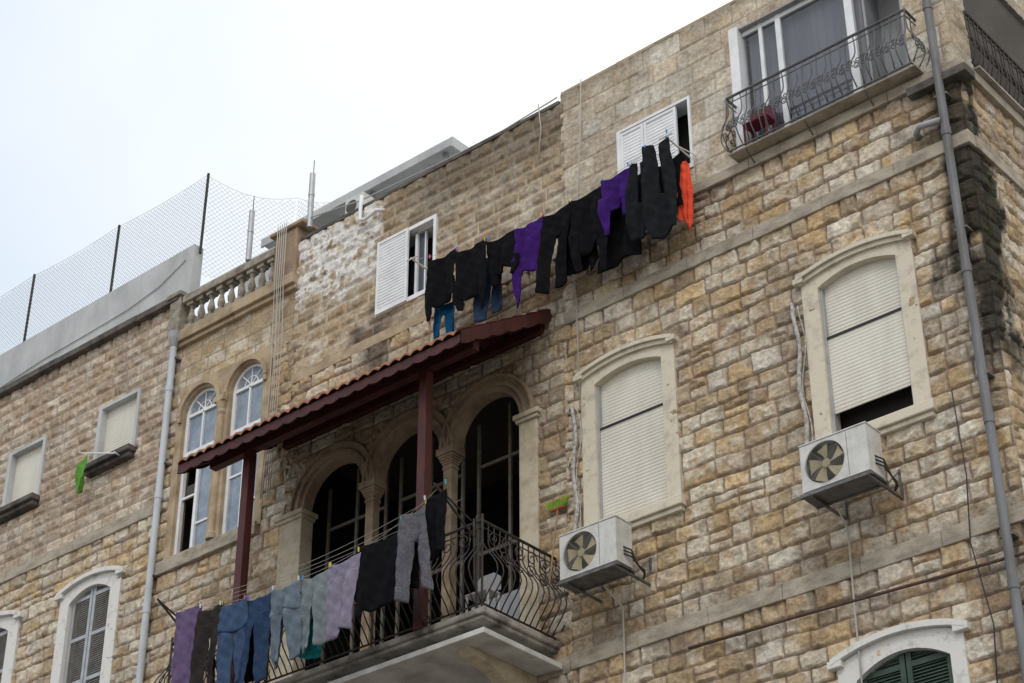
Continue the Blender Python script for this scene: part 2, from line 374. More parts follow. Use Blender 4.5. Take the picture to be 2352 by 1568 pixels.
band(BR,-15.9,XC+.12,19.19,19.37,.09,M['band'],'floor_ledge',extra=lambda b:b.box(XC+.002,XC+.12,.12,6,19.19,19.37))
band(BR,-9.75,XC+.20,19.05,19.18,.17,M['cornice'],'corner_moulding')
band(BM,-21.9,-18.2,19.26,19.46,.05,M['tan'])
band(BM,-18.2,-15.905,19.26,19.46,.045,M['band'])
band(BM,-25.06,-22.5,16.62,16.86,.10,M['band'],'window_ledge')
band(BM,-25.1,-21.9,21.34,21.56,.16,M['tan'],'cornice')
band(BM,-25.1,-21.9,21.25,21.34,.09,M['tan'],'cornice')
band(BL,-34.5,-25.12,17.90,18.13,.07,M['band'])
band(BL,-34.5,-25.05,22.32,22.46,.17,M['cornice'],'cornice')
band(BR,-15.92,XC+.03,22.43,22.50,.02,M['tan'],'coping')
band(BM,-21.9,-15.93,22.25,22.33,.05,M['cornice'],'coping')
b=MB();b.plate([(-34.5,22.45),(-24.9,22.45),(-24.9,23.60),(-34.5,23.45)],[],0.0,.22);b.obj('roof_parapet',M['plaster'],BL,bevel=.01,label='pale grey plastered parapet')
bal=MB();bal.box(-24.95,-22.5,-.12,.14,22.20,22.36);bal.box(-24.95,-22.5,-.10,.12,21.55,21.63);bal.obj('balustrade_rail',M['balstone'],BM,bevel=.015)
for i in range(9):
    x=-24.78+i*.27;b=MB()
    b.box(x-.085,x+.085,-.085,.085,21.63,21.70);b.box(x-.08,x+.08,-.08,.08,22.12,22.20)
    b.lathe(x,0,[(.055,21.70),(.04,21.73),(.07,21.80),(.075,21.86),(.05,21.96),(.035,22.04),(.055,22.08),(.06,22.12)],12)
    b.obj('baluster',M['balstone'],BM)
b=MB();b.box(-25.28,-24.98,-.14,.2,21.57,22.38);b.box(-25.33,-24.93,-.2,.24,22.38,22.47);b.obj('balustrade_pier',M['balstone'],BM,bevel=.015)
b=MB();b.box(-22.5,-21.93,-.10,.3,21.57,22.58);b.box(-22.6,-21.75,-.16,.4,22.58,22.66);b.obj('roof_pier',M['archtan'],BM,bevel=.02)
b=MB();b.box(-22.35,-21.85,-.08,.4,22.66,22.74);b.obj('pier_cap',M['plaster'],BM,bevel=.02)
b=MB();b.box(-24.85,-22.6,.02,.10,22.37,22.52);b.obj('roof_flashing',M['plaster'],BM)
b=MB();b.box(-24.6,-22.8,.9,1.05,21.5,23.15);b.obj('roof_shed_wall',M['plaster'],BM)
# ------------------------------------------------------------------ windows
def slats(b,x0,x1,z0,z1,y,p=.055,amp=.007,mi=0):
    n=int((z1-z0)/p*5);v=[];f=[]
    for i in range(n+1):
        z=z0+(z1-z0)*i/n;ph=((z-z0)/p)%1;yy=y-amp*math.sin(PI*ph)**.5
        v+=[(x0,yy,z),(x1,yy,z)]
    for i in range(n):f.append((2*i,2*i+1,2*i+3,2*i+2))
    b.add(v,f,mi)
def roller_window(w,outer,par,split,zb,label):
    x0,x1,z0,zs,za=w;ox0,ox1,oz=outer
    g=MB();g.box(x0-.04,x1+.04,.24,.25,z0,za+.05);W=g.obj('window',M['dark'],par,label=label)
    s=MB();s.plate(arch(ox0,ox1,z0-.02,oz,oz+.15),[arch(x0,x1,z0+.0,zs,za)],-.055,.20);
    s.obj('surround',M['peel'],W,bevel=.012)
    h=MB();h.plate(archband(ox0-.03,ox1+.03,oz+.02,oz+.165,.06),[],-.15,.0);h.plate(archband(ox0-.01,ox1+.01,oz-.04,oz+.10,.062),[],-.105,.0)
    h.box(ox0-.08,ox0+.08,-.145,.0,oz-.02,oz+.065);h.box(ox1-.08,ox1+.08,-.145,.0,oz-.02,oz+.065)
    h.obj('hood_moulding',M['peel'],W,bevel=.01)
    sl=MB();sl.box(ox0-.06,ox1+.06,-.15,.2,z0-.18,z0-.03);sl.box(ox0-.02,ox1+.02,-.10,.19,z0-.25,z0-.18);sl.obj('sill',M['peel'],W,bevel=.015)
    f=MB();f.box(x0-.01,x0+.035,.00,.10,z0,za);f.obj('guide_rail',M['alu'],W)
    f=MB();f.box(x1-.035,x1+.01,.00,.10,z0,za);f.obj('guide_rail',M['alu'],W)
    r=MB();slats(r,x0,x1,split+.03,za+.06,.075,amp=.009);slats(r,x0,x1,zb,split-.02,.03,amp=.009)
    r.box(x0,x1,.025,.045,zb-.03,zb);r.obj('roller_shutter',M['shutter'],W,smooth=False)
    d=MB();d.box(x0+.035,x1-.035,.005,.035,split-.02,split+.012);d.obj('shutter_rail',M['darkrail'],W)
    return W
roller_window(W1,(-15.61,-13.92,16.86),BR,15.97,14.43,'arched window with closed cream roller shutter')
roller_window(W2,(-11.75,-10.03,16.88),BR,15.93,14.80,'arched window with roller shutter raised at bottom')
def louvre_window(w,outer,par,m,mf,label):
    x0,x1,z0,zs,za=w;ox0,ox1,oz=outer
    g=MB();g.box(x0-.04,x1+.04,.24,.25,z0,za+.05);W=g.obj('window',M['dark'],par,label=label)
    s=MB();s.plate(arch(ox0,ox1,z0-.02,oz,oz+.17),[arch(x0,x1,z0,zs,za)],-.06,.20);s.obj('surround',mf,W,bevel=.012)
    h=MB();h.plate(archband(ox0-.05,ox1+.05,oz-.0,oz+.17,.08),[],-.14,.0)
    h.box(ox0-.10,ox0+.10,-.135,.0,oz-.04,oz+.06);h.box(ox1-.10,ox1+.10,-.135,.0,oz-.04,oz+.06);h.obj('hood_moulding',mf,W,bevel=.01)
    cx=(x0+x1)/2
    for a,c in((x0+.02,cx-.01),(cx+.01,x1-.02)):
        b=MB();b.box(a,a+.07,.02,.07,z0,za);b.box(c-.07,c,.02,.07,z0,za)
        z=z0+.04
        for zz in (z0,z0+(zs-z0)*.36,z0+(zs-z0)*.70,zs+.02):b.box(a+.07,c-.07,.022,.068,zz,zz+.07)
        while z<za:
            b.add([(a+.07,.03,z),(c-.07,.03,z),(c-.07,.06,z+.045),(a+.07,.06,z+.045)],[(0,1,2,3)],1);z+=.042
        b.obj('louvred_shutter',m,W)
    return W
grey=[M['alu'],M['winter']]
wp=mat('flaking_white_paint',(.66,.65,.62),.75,(.44,.41,.36),8,.4,25,lo=.54,hi=.72,detail=10)
louvre_window(LA1,(-27.62,-25.94,17.0),BL,grey,wp,'arched window with grey louvred shutters')
louvre_window(LA2,(-30.5,-28.8,17.0),BL,grey,wp,'arched window with grey louvred shutters')
gs=[M['greenwood'],M['greenwood']]
louvre_window(W3,(-11.75,-10.02,11.28),BR,gs,wp,'arched window with dark green louvred shutters')
for (x0,x1,z0,z1) in LW:
    g=MB();g.box(x0-.02,x1+.02,.22,.24,z0,z1);W=g.obj('window',M['dark'],BL,label='rectangular window with cream roller shutter')
    f=MB();f.plate([(x0-.07,z0-.02),(x1+.05,z0-.02),(x1+.05,z1+.05),(x0-.07,z1+.05)],[[(x0+.03,z0+.0),(x1-.03,z0+.0),(x1-.03,z1-.02),(x0+.03,z1-.02)]],-.065,.2);f.obj('frame',M['plaster'],W,bevel=.01)
    r=MB();slats(r,x0+.02,x1-.02,z0+.02,z1,.08,amp=.009);r.obj('roller_shutter',M['shutter'],W)
    s=MB();s.box(x0-.2,x1+.1,-.24,.1,z0-.13,z0-.02);s.box(x0-.15,x1+.05,-.17,.05,z0-.22,z0-.13);s.obj('sill',M['cornice'],W,bevel=.015)
def louvpanel(b,x0,x1,z0,z1,y):
    b.box(x0,x0+.045,y-.03,y+.01,z0,z1);b.box(x1-.045,x1,y-.03,y+.01,z0,z1);b.box(x0+.045,x1-.045,y-.028,y+.01,z0,z0+.05);b.box(x0+.045,x1-.045,y-.028,y+.01,z1-.05,z1)
    slats(b,x0+.045,x1-.045,z0+.05,z1-.05,y,.06,.016)
x0,x1,z0,z1=U1
g=MB();g.box(x0,x1,.30,.31,z0,z1);W=g.obj('window',M['dark'],BM,label='white window with one shutter slid open')
f=MB();f.plate([(x0-.05,z0-.05),(x1+.04,z0-.05),(x1+.04,z1+.04),(x0-.05,z1+.04)],[[(x0+.03,z0+.03),(x1-.02,z0+.03),(x1-.02,z1-.03),(x0+.03,z1-.03)]],-.05,.25)
f.box(-19.16,-19.11,.06,.12,z0+.03,z1-.03);f.box(-18.98,-18.95,.10,.15,z0+.03,z1-.03);f.obj('frame',M['white'],W,bevel=.006)
b=MB();louvpanel(b,x0-.02,-19.20,z0-.04,z1+.02,-.055);b.obj('louvred_shutter',M['white'],W)
b=MB();b.box(-19.11,-18.95,.11,.115,z0+.05,z1-.05);b.obj('window_pane',M['glass'],W)
x0,x1,z0,z1=U2
g=MB();g.box(x0,x1,.30,.31,z0,z1);W=g.obj('window',M['dark'],BR,label='white window with sliding louvred shutters half open')
f=MB();f.plate([(x0-.04,z0-.05),(x1+.03,z0-.05),(x1+.03,z1+.03),(x0-.04,z1+.03)],[[(x0+.03,z0+.03),(x1-.01,z0+.03),(x1-.01,z1-.02),(x0+.03,z1-.02)]],-.05,.25);f.obj('frame',M['white'],W,bevel=.006)
for a,c in((x0+.03,-14.28),(-14.27,-13.66)):
    b=MB();louvpanel(b,a,c,z0+.03,z1-.03,-.01);b.obj('louvred_shutter',M['white'],W)
# paired arched window
x0,x1=-24.85,-22.42
g=MB();g.box(-24.7,-22.5,.36,.37,16.86,20.2);W=g.obj('window',M['dark'],BM,label='paired arched window with white frames and fanlights')
s=MB();s.plate([(x0,16.8),(x1,16.8),(x1,20.32),(x0,20.32)],[arch(*q,semi=True) for q in BF],-.05,.2);s.obj('surround',M['tan'],W,bevel=.01)
h=MB()
for q in BF:
    cx=(q[0]+q[1])/2;r=(q[1]-q[0])/2;h.plate(ring(cx,q[3],r+.03,r+.11),[],-.11,-.05);h.box(cx-r-.10,cx-r-.02,-.10,-.05,q[3]-.12,q[3]);h.box(cx+r+.02,cx+r+.10,-.10,-.05,q[3]-.12,q[3])
h.obj('arch_moulding',M['tan'],W,bevel=.008)
c=MB();c.lathe(-23.62,-.06,[(.10,16.88),(.10,16.98),(.07,17.03),(.065,19.3),(.09,19.36),(.075,19.42),(.12,19.56)],14);c.box(-23.75,-23.49,-.17,.05,19.56,19.66);c.obj('mullion_column',M['tan'],W)
for k,q in enumerate(BF):
    f=MB();cx=(q[0]+q[1])/2;r=(q[1]-q[0])/2-.0
    f.plate(arch(q[0]-.02,q[1]+.02,q[2],q[3],q[4]+.02,semi=True),[[(q[0]+.07,q[2]+.06),(q[1]-.07,q[2]+.06),(q[1]-.07,18.86),(q[0]+.07,18.86)],[(q[0]+.07,18.94),(q[1]-.07,18.94),(q[1]-.07,q[3]-.02),(q[0]+.07,q[3]-.02)],arch(q[0]+.07,q[1]-.07,q[3]+.04,q[3]+.05,q[4]-.05,semi=True)],.03,.1)
    for a in (50,90,130):
        f.tube([(cx,.06,q[3]+.04),(cx+(r-.03)*math.cos(math.radians(a)),.06,q[3]+(r-.03)*math.sin(math.radians(a)))],.014,4)
    f.tube([(cx+.17*math.cos(t*PI/8),.06,q[3]+.04+.17*math.sin(t*PI/8)) for t in range(9)],.014,4)
    f.box(cx-.035,cx+.035,.02,.09,q[2]+.06,18.86);f.box(cx-.018,cx+.018,.03,.08,18.94,q[3]);f.box(q[0]+.07,cx-.035,.04,.08,18.0,18.04);f.box(cx+.035,q[1]-.07,.04,.08,17.4,17.44)
    f.obj('frame',M['white'],W)
    p=MB();p.box(q[0]+.05,q[1]-.05,.070,.074,18.9,q[4]-.05);p.box(cx,q[1]-.05,.066,.070,q[2]+.05,18.86)
    if k==1:p.box(q[0]+.05,cx,.066,.070,q[2]+.05,18.86)
    p.obj('window_pane',M['paleglass'],W)
# balcony door opening
x0,x1,z0,z1=DR
b=MB();b.box(-10.42,-9.73,.62,.65,z0,z1);b.box(-10.44,-10.40,.2,.65,z0,z1)
b.box(-9.74,-9.71,-.02,.62,z0,z1);b.box(x0,x1,-.02,.62,z1,z1+.03)
D0=b.obj('balcony_door',M['pipe'],BR,label='white framed glazed balcony door with mauve curtains')
b=MB();v=[];n=120
for i in range(n+1):
    x=-12.42+1.95*i/n;y=.24+.007*math.sin(i*.42)+.006*math.sin(i*.23)
    v+=[(x,y,z0),(x,y,z1)]
b.add(v,[(2*i,2*i+2,2*i+3,2*i+1) for i in range(n)]);b.obj('curtain',M['curtain'],D0,smooth=True)
b=MB();b.box(x0-.10,x0+.06,-.06,.18,z0,z1+.05)
for a,c in((-12.14,-12.08),(-11.84,-11.75),(-10.66,-10.53)):b.box(a,c,.06,.13,z0,z1)
b.box(x0+.06,-10.53,.07,.12,z0,z0+.07);b.box(x0+.06,-10.53,.07,.12,z1-.08,z1);b.obj('frame',M['white'],D0,bevel=.006)
b=MB();b.box(-12.42,-10.6,.10,.104,z0,z1)
gm=bpy.data.materials.new('clear_pane');gm.use_nodes=True;g_=gm.node_tree;pb=g_.nodes['Principled BSDF'];pb.inputs['Base Color'].default_value=(.8,.82,.85,1);pb.inputs['Transmission Weight'].default_value=1;pb.inputs['Roughness'].default_value=.03;pb.inputs['IOR'].default_value=1.45
b.obj('window_pane',gm,D0)
b=MB();b.box(XC-.7,XC-.66,.4,3.7,19.3,21.9);b.box(XC-.66,XC-.0,.47,.5,19.3,21.9);b.box(XC-.66,XC,3.6,3.63,19.3,21.9);b.box(XC-.66,XC,.5,3.6,21.86,21.9)
S0=b.obj('balcony_door',M['pipe'],BR)
b=MB()
for y in (.52,1.3,2.1,2.9,3.52):b.box(XC-.25,XC-.18,y,y+.07,19.33,21.85)
b.box(XC-.24,XC-.19,.5,3.6,19.33,19.9);b.obj('frame',M['white'],S0)
# ------------------------------------------------------------------ railings
def spiral(c,r,turns,du,sgn=1,n=22,inner=.25,a0=0):
    P=[]
    for i in range(n+1):
        t=i/n;a=a0+sgn*turns*2*PI*t;rr=r*(1-t*(1-inner));P.append(Vector(c)+Vector(du)*rr*math.cos(a)+Vector((0,0,1))*rr*math.sin(a))
    return P
def belly_rail(paths,z0,z1,bulge,zb,sp=.12,r=.008,scroll=0,wavy=0,hr=.022):
    bars=MB();rails=MB()
    for (a,c,out) in paths:
        a=Vector(a);c=Vector(c);out=Vector(out);L=(c-a).length;du=(c-a).normalized();n=max(1,int(L/sp))
        Z=Vector((0,0,1))
        rails.tube([a+Z*z1,c+Z*z1],hr,6);rails.tube([a+Z*z0,c+Z*z0],.015,6);rails.tube([a+Z*(z1-.10),c+Z*(z1-.10)],.009,5)
        for i in range(n+1):
            p=a+du*(L*i/n);P=[]
            for k in range(13):
                t=k/12;z=z0+(z1-z0)*t
                q=max(0,1-abs((z-zb)/(.42*(z1-z0))));o=bulge*(q*q*(3-2*q))
                w=wavy*math.sin(t*2*PI)*(1 if i%2 else -1)
                P.append(p+Z*z+out*o+du*w)
            bars.tube(P,r,5)
            if scroll and i<n:
                s=L/n;c0=p+du*s*.5+Z*scroll+out*bulge*.6
                bars.tube(spiral(c0,s*.46,1.4,du,1 if i%2 else -1,16,.3),r*.85,4)
                c1=p+du*s*.5+Z*(scroll+s*.95)+out*bulge*.35
                bars.tube(spiral(c1,s*.42,1.3,du,-1 if i%2 else 1,14,.3,PI),r*.85,4)
    return rails,bars
b=MB();b.box(-12.60,-9.50,-.30,0.0,19.385,19.41)
UB=b.obj('balcony',M['band'],BR,bevel=.004,label='narrow balcony with wavy scrolled grey iron railing')
Y=-.31;r,bb=belly_rail([((-12.56,Y,0),(-9.54,Y,0),(0,-1,0)),((-12.56,0,0),(-12.56,Y,0),(-1,0,0)),((-9.54,Y,0),(-9.54,0,0),(1,0,0))],19.44,20.40,.15,19.72,.118,.0105,19.78,.018)
r.obj('handrail',M['greyiron'],UB);bb.obj('railing_bars',M['greyiron'],UB,smooth=True)
for x in (-12.3,-11.3,-10.3):
    b=MB();b.tube([(x,0,19.17),(x,-.25,19.33),(x,-.29,19.37)],.012,5);b.obj('support_bracket',M['greyiron'],UB)
b=MB();b.box(XC+.003,XC+.20,.3,3.8,19.375,19.41);SB=b.obj('balcony',M['concrete'],BR,label='side balcony with dark iron railing')
r,bb=belly_rail([((XC+.14,.2,0),(XC+.14,3.8,0),(1,0,0))],19.43,20.34,.10,19.7,.12,.012,19.75,.018)
r.obj('handrail',M['iron'],SB);bb.obj('railing_bars',M['iron'],SB,smooth=True)
# main balcony
b=MB();b.box(-22.6,-16.08,-1.66,-.0,12.75,12.84);b.box(-22.55,-16.13,-1.62,-.0,12.69,12.75)
MBAL=b.obj('balcony',M['concrete'],BM,bevel=.02,label='projecting stained concrete balcony with bulging iron railing')
b=MB();b.box(-22.5,-16.35,-1.35,-.08,12.50,12.685);b.obj('balcony_beam',M['underside'],MBAL,bevel=.01)
b=MB()
b.box(-22.6,-16.02,-1.72,-1.62,12.42,12.50);b.box(-16.12,-16.02,-1.62,-.08,12.42,12.50)
b.box(-22.6,-16.12,-1.62,-.08,12.44,12.475);b.obj('soffit_board',M['underside'],MBAL,bevel=.01)
for x in (-21.9,-19.2,-16.6):
    b=MB();pr=[(-1.5,12.44),(-1.35,12.36),(-.9,12.28),(-.5,12.06),(-.3,11.7),(-.07,11.45),(-.07,12.44)]
    n=len(pr);v=[(x-.12,y,z) for y,z in pr]+[(x+.12,y,z) for y,z in pr]
    b.add(v,[tuple(range(n)),tuple(range(2*n-1,n-1,-1))]+[(i,i+n,(i+1)%n+n,(i+1)%n) for i in range(n)])
    b.obj('corbel',M['pier'],MBAL,bevel=.01)
r,bb=belly_rail([((-22.5,-1.6,0),(-16.16,-1.6,0),(0,-1,0)),((-16.16,-1.6,0),(-16.16,-.02,0),(1,0,0)),((-22.5,-.02,0),(-22.5,-1.6,0),(-1,0,0))],12.92,14.15,.28,13.35,.115,.0105,0,0)
for i in range(6):
    y=-1.48+i*.27;bb.tube(spiral((-16.16+.10,y,13.88),.12,1.5,(0,1,0),1 if i%2 else -1,18,.2),.010,4)
    bb.tube(spiral((-16.16+.22,y+.1,13.58),.11,1.4,(0,1,0),-1 if i%2 else 1,18,.2),.010,4)
for i in range(11):
    x=-19.5+i*.31;bb.tube(spiral((x,-1.70,13.88),.12,1.5,(1,0,0),1 if i%2 else -1,18,.2),.010,4)
for x in (-16.16,-16.26,-18.2,-20.3,-22.5):r.tube([(x,-1.6,12.84),(x,-1.6,14.25)],.018,6)
r.obj('handrail',M['iron'],MBAL);bb.obj('railing_bars',M['iron'],MBAL,smooth=True)
# loggia arcade
A0=MB()
for i,(c,rr) in enumerate(CL):
    A0.plate(ring(c,16.7,rr,rr+.10),[],-.05+.002*i,.16);A0.plate(ring(c,16.7,rr+.102,rr+.16),[],-.085,.06+.002*i)
    A0.plate(ring(c,16.7,rr+.162,rr+.25),[],-.058+.004*i,.02+.003*i);A0.plate(ring(c,16.7,rr+.25,rr+.29),[],-.10+.004*i,.012+.003*i)
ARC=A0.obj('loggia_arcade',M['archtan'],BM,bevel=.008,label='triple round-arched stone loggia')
for x in (-18.25,-19.90):
    b=MB();b.box(x-.13,x+.13,-.08,.14,12.84,13.0);b.box(x-.085,x+.085,-.04,.11,13.0,16.34);b.box(x-.10,x+.10,-.055,.125,16.34,16.38)
    for k in range(5):
        e=.09+.014*k;b.box(x-e,x+e,-.045-.015*k,.115+.01*k,16.382+.037*k,16.417+.037*k)
    b.box(x-.17,x+.17,-.13,.17,16.57,16.69)
    b.obj('column',M['archtan'],ARC,bevel=.008)
b=MB();b.box(-16.79,-16.44,-.07,.16,12.84,16.56);b.box(-16.83,-16.40,-.11,.18,16.56,16.62);b.box(-16.86,-16.37,-.14,.20,16.62,16.70);b.obj('pilaster',M['pier'],ARC,bevel=.01)
b=MB();b.box(-21.92,-21.41,-.07,.2,12.84,16.56);b.box(-21.96,-21.38,-.11,.22,16.56,16.62);b.box(-22.0,-21.34,-.14,.24,16.62,16.70);b.obj('pilaster',M['pier'],ARC,bevel=.01)
for a,c in((-18.12,-16.8),(-19.78,-18.4),(-21.4,-20.05)):
    b=MB();m_=(a+c)/2
    b.box(m_-.025,m_+.025,.5,.54,12.84,17.45);b.box(c-.05,c,.5,.54,12.84,17.3);b.box(a,a+.05,.5,.54,12.84,17.3);b.box(a+.05,m_-.025,.505,.535,15.0,15.06);b.box(m_+.025,c-.05,.505,.535,15.0,15.06);b.box(a+.05,m_-.025,.505,.535,16.5,16.55);b.box(m_+.025,c-.05,.505,.535,16.5,16.55)
    b.obj('glazing_frame',M['dimwood'],ARC)
T=thing('storage_cabinet',(-17.4,.1,12.84),'dull grey two-door cabinet standing behind balcony railing','cabinet')
b=MB();b.box(-17.95,-16.95,.2,.42,12.86,14.05);b.obj('cabinet_body',M['pipedark'],T,bevel=.015)
for a in(-17.93,-17.44):
    b=MB();b.box(a,a+.47,.175,.198,12.9,14.02);b.obj('door',M['pipe'],T,bevel=.008)
# ------------------------------------------------------------------ awning
AW=thing('awning_roof',(-19.2,-1,12.84),'dark red timber awning with orange clay tiles over balcony','awning')
ax0,ax1=-22.15,-16.2;D1=2.08;zw,ze=18.30,16.90
def zr(d):return zw+(ze-zw)*d/D1
b=MB();nx=int((ax1-ax0)/.025);nd=60;v=[];f=[]
def th(x):return .02+.06*abs(math.sin(PI*(x-ax0)/.21))
for j in range(nd+1):
    d=-.0+(D1+.05)*j/nd
    for i in range(nx+1):
        x=ax0+(ax1-ax0)*i/nx;cr=((d%.3)/.3)*.025
        v.append((x,-d,zr(d)+.05+th(x)+cr))
for j in range(nd):
    for i in range(nx):
        a=j*(nx+1)+i;f.append((a,a+nx+1,a+nx+2,a+1))
b.add(v,f)
for i in range(nx):
    x=ax0+(ax1-ax0)*i/nx;x2=ax0+(ax1-ax0)*(i+1)/nx;z_=zr(D1+.05)+.075
    b.add([(x,-D1-.05,z_+th(x)-.035),(x2,-D1-.05,z_+th(x2)-.035),(x2,-D1-.052,z_+th(x2)),(x,-D1-.052,z_+th(x))],[(0,1,2,3)])
b.obj('roof_tiles',M['tile'],AW,smooth=True)
b=MB()
def slab(x0,x1,d0,d1,t0,t1):
    v=[(x,-d,zr(d)+t) for t in(t0,t1) for d in(d0,d1) for x in(x0,x1)]
    b.add(v,[(0,1,3,2),(4,6,7,5),(0,4,5,1),(2,3,7,6),(0,2,6,4),(1,5,7,3)])
slab(ax0,ax1,0.02,D1,.02,.05)
x=ax0+.1
while x<ax1:
    slab(x,x+.07,.02,D1-.05,-.08,.018);x+=.55
b.obj('roof_boards',M['redwood'],AW)
b=MB();n=120;v=[];f=[]
for i in range(n+1):
    x=ax0-.02+(ax1-ax0+.04)*i/n;lo_=zr(D1)-.08-.04*abs(math.sin(i*PI/6));up=zr(D1)+.04
    v+=[(x,-D1-.005,lo_),(x,-D1-.005,up),(x,-D1+.02,lo_),(x,-D1+.02,up)]
for i in range(n):
    a=4*i;f+=[(a,a+4,a+5,a+1),(a+2,a+3,a+7,a+6),(a,a+2,a+6,a+4),(a+1,a+5,a+7,a+3)]
b.add(v,f);b.obj('fascia_board',M['redwood'],AW)
for X0 in (ax1,ax0-.03):
    b=MB();n=30;v=[];f=[]
    for i in range(n+1):
        d=.0+D1*i/n;lo_=zr(d)-.10-.035*abs(math.sin(i*PI/5));up=zr(d)+.10
        v+=[(X0,-d,lo_),(X0,-d,up),(X0+.03,-d,lo_),(X0+.03,-d,up)]
    for i in range(n):
        a=4*i;f+=[(a,a+1,a+5,a+4),(a+2,a+6,a+7,a+3),(a,a+4,a+6,a+2),(a+1,a+3,a+7,a+5)]
    b.add(v,f);b.obj('verge_board',M['redwood'],AW)
zb=zr(1.6)
b=MB();b.box(ax0+.25,ax1-.1,-1.67,-1.53,zb-.26,zb-.085);b.obj('beam',M['redwood'],AW,bevel=.006)
b=MB();b.box(ax0+.25,ax1-.1,-.14,-.02,zr(.1)-.25,zr(.1)-.09);b.obj('wall_beam',M['redwood'],AW,bevel=.006)
for x in (-21.03,-17.28):
    b=MB();b.box(x-.075,x+.075,-1.67,-1.52,12.84,zb-.265);b.obj('post',M['redwood'],AW,bevel=.008)
# ------------------------------------------------------------------ air conditioners
def ac(x0,z0,label):
    T=thing('air_conditioner',(x0+.5,-.6,z0),label,'air conditioner','outdoor air conditioner units on wall brackets')
    w,h,yf,yb=.97,.65,-.80,-.45;x1=x0+w;z1=z0+h
    cx,cz,r=x0+.35,z0+.325,.285
    circ=[(cx+r*math.cos(2*PI*i/36),cz+r*math.sin(2*PI*i/36)) for i in range(36)]
    b=MB();b.plate([(x0,z0),(x1,z0),(x1,z1),(x0,z1)],[circ],yf,yf+.02)
    b.box(x0,x0+.015,yf+.021,yb,z0,z1);b.box(x1-.015,x1,yf+.021,yb,z0,z1);b.box(x0+.016,x1-.016,yf+.021,yb,z0,z0+.015);b.box(x0-.01,x1+.01,yf-.012,yb+.01,z1+.001,z1+.018)
    b.box(x0+.016,x1-.016,yb-.01,yb,z0+.016,z1)
    b.box(x0+.68,x0+.686,yf-.004,yf-.001,z0+.02,z1-.02,1)
    b.obj('casing',[M['acw'],M['metal']],T,bevel=.012)
    g=MB()
    for k in range(1,13):
        rr=r*k/12;g.tube([(cx+rr*math.cos(2*PI*i/32),yf-.012,cz+rr*math.sin(2*PI*i/32)) for i in range(33)],.0024,4)
    for k in range(8):
        a=2*PI*k/8;g.tube([(cx+.03*math.cos(a),yf-.012,cz+.03*math.sin(a)),(cx+r*math.cos(a),yf-.006,cz+r*math.sin(a))],.0025,4)
    g.obj('fan_grille',M['grille'],T)
    f=MB();f.add([(cx+.06*math.cos(2*PI*i/16),yf+.03,cz+.06*math.sin(2*PI*i/16)) for i in range(16)],[tuple(range(16))])
    for k in range(5):
        a0=2*PI*k/5+.3;v=[];ff=[]
        for i in range(7):
            rr=.04+.22*i/6;wd=.30+.06*i/6
            for s in(-1,1):
                a=a0+s*wd+.25*i/6;v.append((cx+rr*math.cos(a),yf+.05+s*.02,cz+rr*math.sin(a)))
        for i in range(6):ff.append((2*i,2*i+1,2*i+3,2*i+2))
        f.add(v,ff)
    f.obj('fan',M['acfan'],T,smooth=True)
    d=MB();d.box(x0+.02,x0+.67,yf+.14,yf+.15,z0+.02,z1-.02);d.obj('coil',M['acdark'],T)
    t=MB();t.box(x0-.03,x1+.03,yf-.03,yf+.02,z0-.075,z0-.03);t.box(x0-.03,x1+.03,yb-.02,yb+.02,z0-.075,z0-.03);t.box(x0-.03,x1+.03,yf+.02,yb-.02,z0-.06,z0-.05);t.obj('drip_tray',M['metal'],T)
    for x in (x0+.12,x1-.02):
        k=MB();k.box(x-.018,x+.018,yf-.08,-.0,z0-.105,z0-.076);k.box(x-.018,x+.018,-.04,-.0,z0-.076,z0+.32);k.tube([(x,yb+.02,z0-.08),(x,-.03,z0+.30)],.011,4);k.obj('wall_bracket',M['metal'],T)
    for q in range(3):
        k=MB();k.tube([(x1+.0,yb-.2,z0+.15+.05*q),(x1+.06,yb-.1,z0+.12+.05*q),(x1+.09,yb+.0,z0+.02),(x1+.05,-.25,z0-.03+.03*q),(x1-.1,-.1,z0-.03)],.012,6)
        k.obj('refrigerant_hose',M['blackcable'],T,smooth=True)
    return T
ac(-15.46,13.32,'old white air conditioner on wall brackets below shuttered window')
ac(-11.56,13.30,'old white air conditioner below partly open roller shutter')
def cabling(x,z0,z1,label,seed):
    rd=random.Random(seed);b=MB();P=[];n=26
    for i in range(n+1):
        z=z0+(z1-z0)*i/n;P.append((x+.03*math.sin(i*.6+seed),-.10,z))
    P.append((x-.05,-.08,z1+.06));P.append((x-.12,-.02,z1+.05));b.tube(P,[.026+.010*rd.random() for _ in P],8)
    P=[(p[0]+.06+.03*math.sin(i*.35),-.08,p[2]) for i,p in enumerate(P[:-2])];b.tube(P,.01,6)
    o=b.obj('insulated_pipe',M['taped'],None,smooth=True);tag(o,label,'pipe')
cabling(-15.72,13.6,16.4,'taped white refrigerant pipe running up stone wall',1)
cabling(-11.86,13.6,16.55,'taped white refrigerant pipe beside window surround',2)
def simple(name,pts,r,m,label,cat,n=8,smooth=True):
    b=MB();b.tube(pts,r,n);o=b.obj(name,M[m],None,smooth=smooth);return tag(o,label,cat)
def drain(x,z0,z1,y,r,m,label):
    T=thing('drainpipe',(x,y,z0),label,'drainpipe')
    b=MB();b.tube([(x,y,z0),(x,y,z1)],r,14)
    z=z0+.5
    while z<z1:b.tube([(x,y,z),(x,y,z+.12)],r+.009,14);z+=2.2
    b.obj('pipe',M[m],T,smooth=False)
    z=z0+10
    while z<z1:
        k=MB();k.box(x-.09,x+.09,y-.005,-.01,z-.015,z+.015);k.obj('pipe_clamp',M['metal'],T);z+=2.2
    return T
drain(-25.03,0,21.3,-.15,.062,'palepipe','pale grey drainpipe with hopper head between two buildings')
